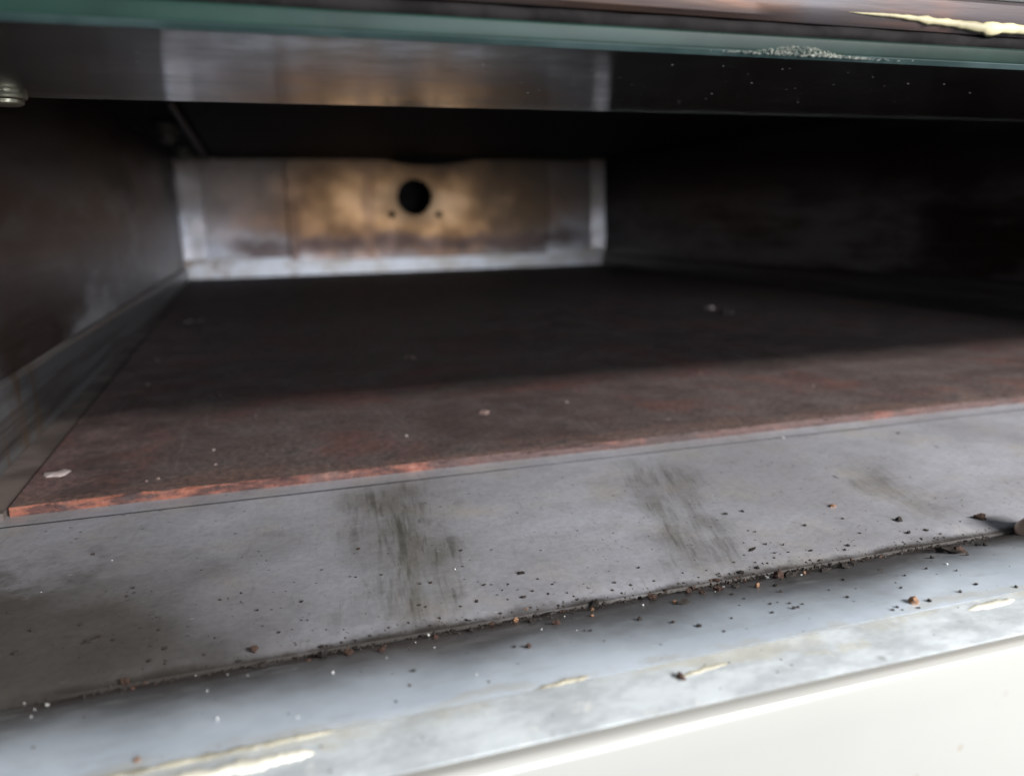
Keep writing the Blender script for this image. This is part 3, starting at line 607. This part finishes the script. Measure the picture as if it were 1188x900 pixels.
# ================================================================== crumbs
PROF = [(3.3000,-1.0350),(3.0300,-1.0365),(1.9380,-1.0514),(1.8980,-1.0564),(1.8800,-1.0624),(1.8374,-1.0513),(1.7763,-1.0331),(1.7151,-1.0177),(1.6540,-1.0050),(1.5929,-0.9950),(1.5317,-0.9876),(1.4706,-0.9829),(1.4000,-0.9800),(1.0000,-0.9800)]
def surf(y):
    for (a, za), (b, zb) in zip(PROF, PROF[1:]):
        if b <= y <= a: return za + (zb - za) * (a - y) / (a - b)
    return -0.98
CRUMBS = [
    (-0.454,2.108,0.0359,'L',"long flat burnt flake lying alone at the left of the grey sill plate"),
    (-0.472,2.111,0.0129,'k'), (-0.404,2.088,0.0101,'k'), (-0.309,1.953,0.0168,'k'), (-0.628,2.099,0.0182,'k'), (-0.618,2.21,0.0135,'k'),
    (-0.698,2.339,0.0114,'k'), (-0.394,2.385,0.0141,'k'), (-0.404,2.335,0.0111,'k'), (-0.544,2.678,0.0156,'k'), (-0.276,2.001,0.0122,'k'),
    (-0.271,1.931,0.0118,'k'), (-0.298,2.105,0.0101,'k'), (-0.498,2.201,0.0133,'k'), (-0.482,2.612,0.0122,'w'), (-0.644,2.447,0.0088,'w'),
    (-0.472,2.029,0.0075,'k'), (-0.313,2.028,0.0074,'k'), (-0.055,2.13,0.0127,'k'), (0.062,2.14,0.0127,'k'),
    (-0.068,1.925,0.0258,'b',"curled brown crust flake just above the groove, left of centre"),
    (-0.101,1.892,0.0162,'k'), (0.094,1.893,0.0186,'k'), (0.07,2.03,0.0073,'k'), (0.055,2.036,0.0074,'k'), (-0.004,1.99,0.0096,'k'),
    (-0.153,2.227,0.0105,'k'), (-0.098,2.25,0.0106,'k'), (-0.127,1.826,0.0113,'w'), (-0.081,1.781,0.0088,'w'), (0.104,1.691,0.0148,'w'),
    (-0.053,1.842,0.0318,'k',"dark clump of burnt crumbs in the groove below the curled brown flake"),
    (0.093,1.836,0.0317,'k',"dark burnt clump in the groove between the curled flake and the oily smear"),
    (-0.183,1.941,0.0095,'k'), (-0.199,1.861,0.0092,'w'),
    (-0.353,1.886,0.0281,'b',"leftmost rusty brown crumb at the dark left end of the groove"),
    (-0.524,1.815,0.0115,'w'), (-0.505,1.836,0.0163,'w'), (-0.561,1.88,0.0095,'w'), (-0.518,1.764,0.0113,'w'), (-0.165,1.724,0.0107,'w'),
    (0.257,2.438,0.0142,'b'), (0.224,2.242,0.008,'k'), (0.394,2.139,0.0129,'k'), (0.426,2.134,0.0129,'b'), (0.368,2.013,0.0123,'k'),
    (0.382,2.0,0.0098,'k'), (0.568,2.07,0.0179,'k'), (0.521,1.981,0.0123,'k'), (0.513,2.198,0.0133,'w'), (0.635,2.051,0.0102,'k'),
    (0.608,2.022,0.0076,'k'), (0.472,1.899,0.0095,'k'), (0.359,1.862,0.0163,'w'),
    (0.369,1.823,0.0205,'b',"brown crumb with white grain beside it in the groove under the oily smear"),
    (0.465,1.838,0.0209,'k',"round black crumb in the groove just right of the oily smear"),
    (0.424,1.846,0.0139,'k'),
    (0.527,1.86,0.0212,'b',"dark brown crumb in the groove beside the orange crumb, on its left"),
    (0.59,1.851,0.0236,'o',"small orange brown crumb in the groove left of the stick-like crumb"),
    (0.299,2.232,0.0106,'k'), (0.563,2.318,0.0111,'k'), (0.655,2.294,0.0084,'k'), (0.179,1.895,0.0116,'k'),
    (0.154,1.822,0.027,'b',"reddish brown crumb in the groove left below the oily smear"),
    (0.23,1.793,0.0245,'b',"flat maroon crumb in the groove directly below the oily smear"),
    (0.317,1.817,0.0091,'w'), (0.349,1.74,0.011,'w'), (0.522,1.645,0.0128,'k'), (0.231,1.727,0.0108,'w'),
    (0.693,2.105,0.0236,'k',"largest lone black crumb in the middle of the grey sill plate"),
    (0.726,2.054,0.0103,'k'), (0.755,2.009,0.0102,'k'), (0.65,1.963,0.0198,'k'), (0.723,1.959,0.01,'k'), (0.687,1.988,0.0101,'k'),
    (0.79,1.908,0.0149,'k'), (0.64,1.905,0.0146,'o'), (0.654,1.908,0.0073,'k'),
    (0.678,1.852,0.0479,'S',"thin black stick-like burnt sliver sticking up from the groove"),
    (0.828,1.875,0.0346,'k',"black burnt lump topping two tan crumbs in middle of the groove"),
    (0.798,1.824,0.0192,'o',"upper tan crumb right under the black lump in the groove"),
    (0.771,1.768,0.0164,'o',"lower tan crumb right under the black lump in the groove"),
    (0.623,1.814,0.0234,'k',"black crumb in the groove at the left foot of the stick-like sliver"),
    (0.666,1.755,0.0275,'b',"brown lump in the groove at the right foot of the stick-like sliver"),
    (0.713,1.81,0.0118,'w'), (0.743,1.829,0.0143,'k'), (0.959,1.864,0.0176,'k'),
    (0.981,1.83,0.0299,'b',"wide dark brown crumb in the groove right of the black lump"),
    (1.05,1.883,0.0154,'k'), (0.926,1.78,0.0145,'w'), (1.007,1.759,0.017,'o'),
    (1.022,1.735,0.029,'k',"black lump on the lip side of the groove beside a tan crumb"),
    (1.092,1.833,0.0254,'b',"reddish brown crumb at the left start of the dense groove debris"),
    (0.861,1.671,0.0183,'k'), (0.923,1.613,0.0135,'b'),
    (0.551,1.63,0.0213,'b',"brown crumb lying alone on the bright lip below the stick-like sliver"),
    (0.62,1.731,0.0112,'w'), (0.708,1.664,0.0089,'k'), (0.694,1.68,0.0089,'w'), (0.721,1.657,0.0088,'k'), (1.036,2.023,0.0107,'k'),
    (0.923,1.882,0.0101,'k'), (0.729,1.895,0.0098,'k'), (0.859,1.88,0.0099,'k'), (1.492,2.043,0.0176,'k'), (1.583,2.305,0.0192,'k'),
    (1.513,2.305,0.0189,'k'),
    (1.431,2.023,0.0288,'L',"long thin black flake on the sill plate above the dense debris"),
    (1.518,2.138,0.0151,'k'), (1.503,2.154,0.0091,'k'), (1.435,2.076,0.0088,'k'), (1.544,2.021,0.0118,'k'), (1.596,1.954,0.0146,'k'),
    (1.525,1.969,0.0087,'k'), (1.866,2.134,0.0129,'k'), (1.706,2.127,0.0125,'k'), (1.309,1.9,0.0217,'k'), (1.372,1.909,0.0165,'k'),
    (1.343,1.888,0.0136,'k'),
    (1.342,1.857,0.0243,'k',"black crumb touching the bright white grain in the groove"),
    (1.354,1.836,0.0215,'w',"bright white grain in the groove debris"),
    (1.377,1.82,0.0376,'b',"large rusty brown crumb right of the bright white grain in the groove"),
    (1.468,1.855,0.0222,'k'),
    (1.412,1.809,0.0324,'k',"dark olive clump right against the large rusty brown crumb"),
    (1.448,1.806,0.0109,'w'), (1.467,1.818,0.0137,'o'), (1.483,1.819,0.0137,'b'), (1.154,1.792,0.0127,'w'), (1.203,1.825,0.0104,'w'),
    (1.268,1.763,0.0206,'o'),
    (1.222,1.798,0.0258,'k',"black clump in the groove left below the bright white grain"),
    (1.172,1.735,0.0174,'k'),
    (1.164,1.798,0.0331,'b',"large reddish brown clump with pale grains in the groove debris"),
    (1.116,1.795,0.0252,'b',"flat brown crumb at the left of the large reddish clump"),
    (1.134,1.87,0.0208,'b'), (1.217,1.887,0.0212,'b'), (1.286,1.682,0.0125,'k'), (1.205,1.615,0.0096,'k'), (1.228,1.618,0.0097,'k'),
    (1.25,1.598,0.0097,'k'), (1.253,1.567,0.0144,'k'), (1.275,1.579,0.0097,'k'), (1.237,1.564,0.0119,'k'), (1.173,1.563,0.0117,'k'),
    (1.172,1.683,0.0098,'k'), (1.065,1.576,0.0115,'k'), (0.967,1.566,0.0157,'k'), (1.004,1.515,0.0088,'k'), (1.131,1.642,0.0072,'k'),
    (1.495,1.688,0.0211,'k'), (1.402,1.635,0.0076,'k'), (1.405,1.569,0.0124,'k'), (1.639,1.813,0.0171,'k'), (1.592,1.861,0.0171,'k'),
    (1.596,1.803,0.0393,'k',"wide black clump in the groove right of the dense debris"),
    (1.527,1.804,0.0276,'k',"flat black crumb in the groove just left of the wide black clump"),
    (1.731,1.947,0.015,'k'), (1.701,1.928,0.0119,'k'), (1.835,2.015,0.0094,'k'), (1.233,1.499,0.007,'k'), (1.314,1.742,0.018,'k'),
    (2.031,2.06,0.0263,'k'), (1.982,1.963,0.0223,'k'), (2.055,1.961,0.0194,'k'),
    (2.305,1.979,0.0412,'b',"large reddish brown crumb on the sill plate near the pink peg"),
    (1.909,2.239,0.0367,'o',"tan orange crumb high on the sill plate right of the smears"),
    (1.959,1.883,0.0125,'k'), (1.994,1.92,0.0095,'k'), (1.663,1.841,0.0202,'k'),
    (1.953,1.761,0.0574,'k',"biggest black burnt clump in the groove, left of the pink peg"),
    (1.965,1.747,0.0362,'b',"brown lump fused to the biggest black clump near the pink peg"),
    (1.954,1.808,0.0306,'k',"black crumb at the left tip of the biggest black clump"),
    (2.08,1.787,0.0219,'k'), (2.095,1.77,0.0219,'k'), (1.854,1.74,0.0176,'k'), (1.751,1.657,0.0112,'k'), (1.647,1.717,0.0221,'L'),
    (1.529,1.477,0.0326,'o',"large tan and brown crumb on the bright lip beside a black one"),
    (1.57,1.468,0.0177,'k',"round black crumb right beside the large tan crumb on the lip"),
    (1.574,1.566,0.0104,'k'), (1.656,1.637,0.0108,'k'), (1.832,1.665,0.0172,'w'), (1.951,1.707,0.0149,'k'), (1.685,1.482,0.0131,'k'),
    (1.762,1.505,0.0135,'k'), (1.841,1.454,0.0136,'k'), (1.805,1.607,0.0112,'k'), (1.45,1.461,0.0098,'k'), (1.471,1.469,0.0098,'k'),
    (1.518,1.449,0.0124,'k'), (1.473,1.454,0.0073,'k'),
    (0.806,1.369,0.026,'b',"blurred reddish brown blob on the front trim strip"),
    (0.018,1.507,0.0154,'w',"bright white grain on the lip at lower left"),
    (-0.271,1.465,0.0172,'o',"orange crumb beside the thick cream streak at lower left"),
    (-0.136,1.564,0.0159,'w'), (0.275,1.615,0.0123,'k'), (0.253,1.548,0.0099,'b'), (0.4,1.54,0.01,'w'), (0.415,1.497,0.0098,'b'),
    (0.215,1.491,0.0096,'k'), (2.269,3.016,0.0167,'w'), (2.806,2.894,0.0178,'k'),
]

def crumb_mesh(kind, seed, sub):
    rnd = random.Random(seed); bm = bmesh.new(); bmesh.ops.create_icosphere(bm, subdivisions=sub, radius=0.5)
    o = Vector((rnd.random() * 50, rnd.random() * 50, rnd.random() * 50))
    ex = 0.75 + 0.5 * rnd.random()
    for vv in bm.verts:
        d = vv.co.normalized(); r = 1 + 0.7 * mnoise.noise(d * 1.4 + o) + 0.5 * mnoise.noise(d * 3.5 + o) + 0.24 * rnd.uniform(-1, 1)
        vv.co = vv.co * r; vv.co.x *= ex
    me = bpy.data.meshes.new('crumb'); bm.to_mesh(me); bm.free(); me.materials.append(M[kind]); return me
lib = {(k, b): [crumb_mesh(k, hash((k == 'b') * 7 + (k == 'o') * 11 + (k == 'w') * 17 + i + b * 31), 2 if b else 1) for i in range(5)] for k in 'kbow' for b in (0, 1)}
WORD = {'k': 'black burnt', 'b': 'dark reddish brown', 'o': 'tan orange', 'w': 'bright white'}
random.seed(5)
for row in CRUMBS:
    x, y, s, kd = row[:4]; kk = 'k' if kd in 'LS' else kd; s *= 0.55 if kk == 'w' else 0.88
    me = random.choice(lib[(kk, 1 if s > 0.02 else 0)])
    o = bpy.data.objects.new('bread_crumb' if kk != 'w' else 'white_grain', me); COL.objects.link(o)
    a = random.random() * 6.28; z = surf(y); hgt = random.uniform(0.35, 0.7)
    sc_ = [s, s * random.uniform(0.7, 1.0), s * hgt]; o.rotation_euler = (random.uniform(-.3, .3), random.uniform(-.3, .3), a)
    if kd == 'L': sc_ = [s * 1.15, s * 0.55, s * 0.22]; o.rotation_euler = (0, 0, 0.55); hgt = 0.22
    if kd == 'S': sc_ = [s * 0.95, s * 0.16, s * 0.16]; o.rotation_euler = (0.1, -0.45, -0.75); hgt = 0.45
    o.scale = [q * S for q in sc_]; o.location = P(x, y, z + s * hgt * 0.33)
    if len(row) > 4: tag(o, row[4], 'crumb' if kk != 'w' else 'grain')
    else:
        zone = 'on the grey sill plate' if y > 1.933 else ('in the dark groove' if y > 1.808 else 'on the bright front lip')
        cuts = [(0.12, 'left of the strong oily smear'), (0.62, 'below the strong oily smear'), (1.12, 'between the two oily smears'), (1.62, 'by the densest debris'), (9, 'at the right towards the pink peg')]
        where = next(t for c, t in cuts if x < c)
        size = 'tiny' if s < 0.009 else 'small'
        thing_ = 'crumb' if kk != 'w' else 'grain'
        lab = '%s %s %s %s, %s' % (size, WORD[kk], thing_, zone, where)
        tag(o, lab, thing_, '%s %ss %s, %s' % (WORD[kk], thing_, zone, where))
# fine crumb dust
random.seed(12)
pts = []
def dens(x): return max(0.12, 0.55 + 0.9 * mnoise.noise(Vector((x * 2.3, 0, 5))) + 0.5 * mnoise.noise(Vector((x * 6, 3, 5))) + (0.45 if 1.0 < x < 1.6 else 0) + (0.3 if 0.5 < x < 0.8 else 0))
while len(pts) < 2300:
    x = random.uniform(-1.0, 4.5)
    if random.random() > dens(x): continue
    y = random.gauss(1.872, 0.018) if random.random() < 0.6 else random.gauss(1.888, 0.05)
    pts.append((x, y, surf(y) - 0.001, random.choice((0.002, 0.0025, 0.003, 0.004, 0.006, 0.007 if 0.9 < x < 1.6 else 0.003)), 1))
specks('crumb_dust', pts, 'k', 'fine dark crumb dust packed along the groove', 'crumb dust')
pts = []
for i in range(900):
    x = random.uniform(-1.0, 4.5); y = 1.908 + abs(random.gauss(0, 0.42))
    if y > 3.0 or mnoise.noise(Vector((x * 1.6, y * 1.6, 2))) < -0.05: continue
    pts.append((x, y, surf(y) - 0.0005, random.choice((0.002, 0.002, 0.003, 0.004)), 0.6))
for i in range(260):
    x = random.uniform(-1.0, 4.5); y = random.uniform(1.30, 1.808)
    pts.append((x, y, surf(y) - 0.0005, random.choice((0.002, 0.003, 0.004)), 0.6))
specks('crumb_specks', pts, 'k', 'scattered tiny dark specks over sill plate and lip', 'crumb dust')
pts = []
for i in range(330):
    x = random.uniform(-1.0, 4.2); y = random.gauss(1.870, 0.02)
    if mnoise.noise(Vector((x * 3, 7, 1))) < 0: continue
    pts.append((x, y, surf(y), random.choice((0.0025, 0.003, 0.005, 0.007)), 1))
specks('brown_crumb_dust', pts, 'b', 'reddish brown crumb dust mixed into the groove debris', 'crumb dust')
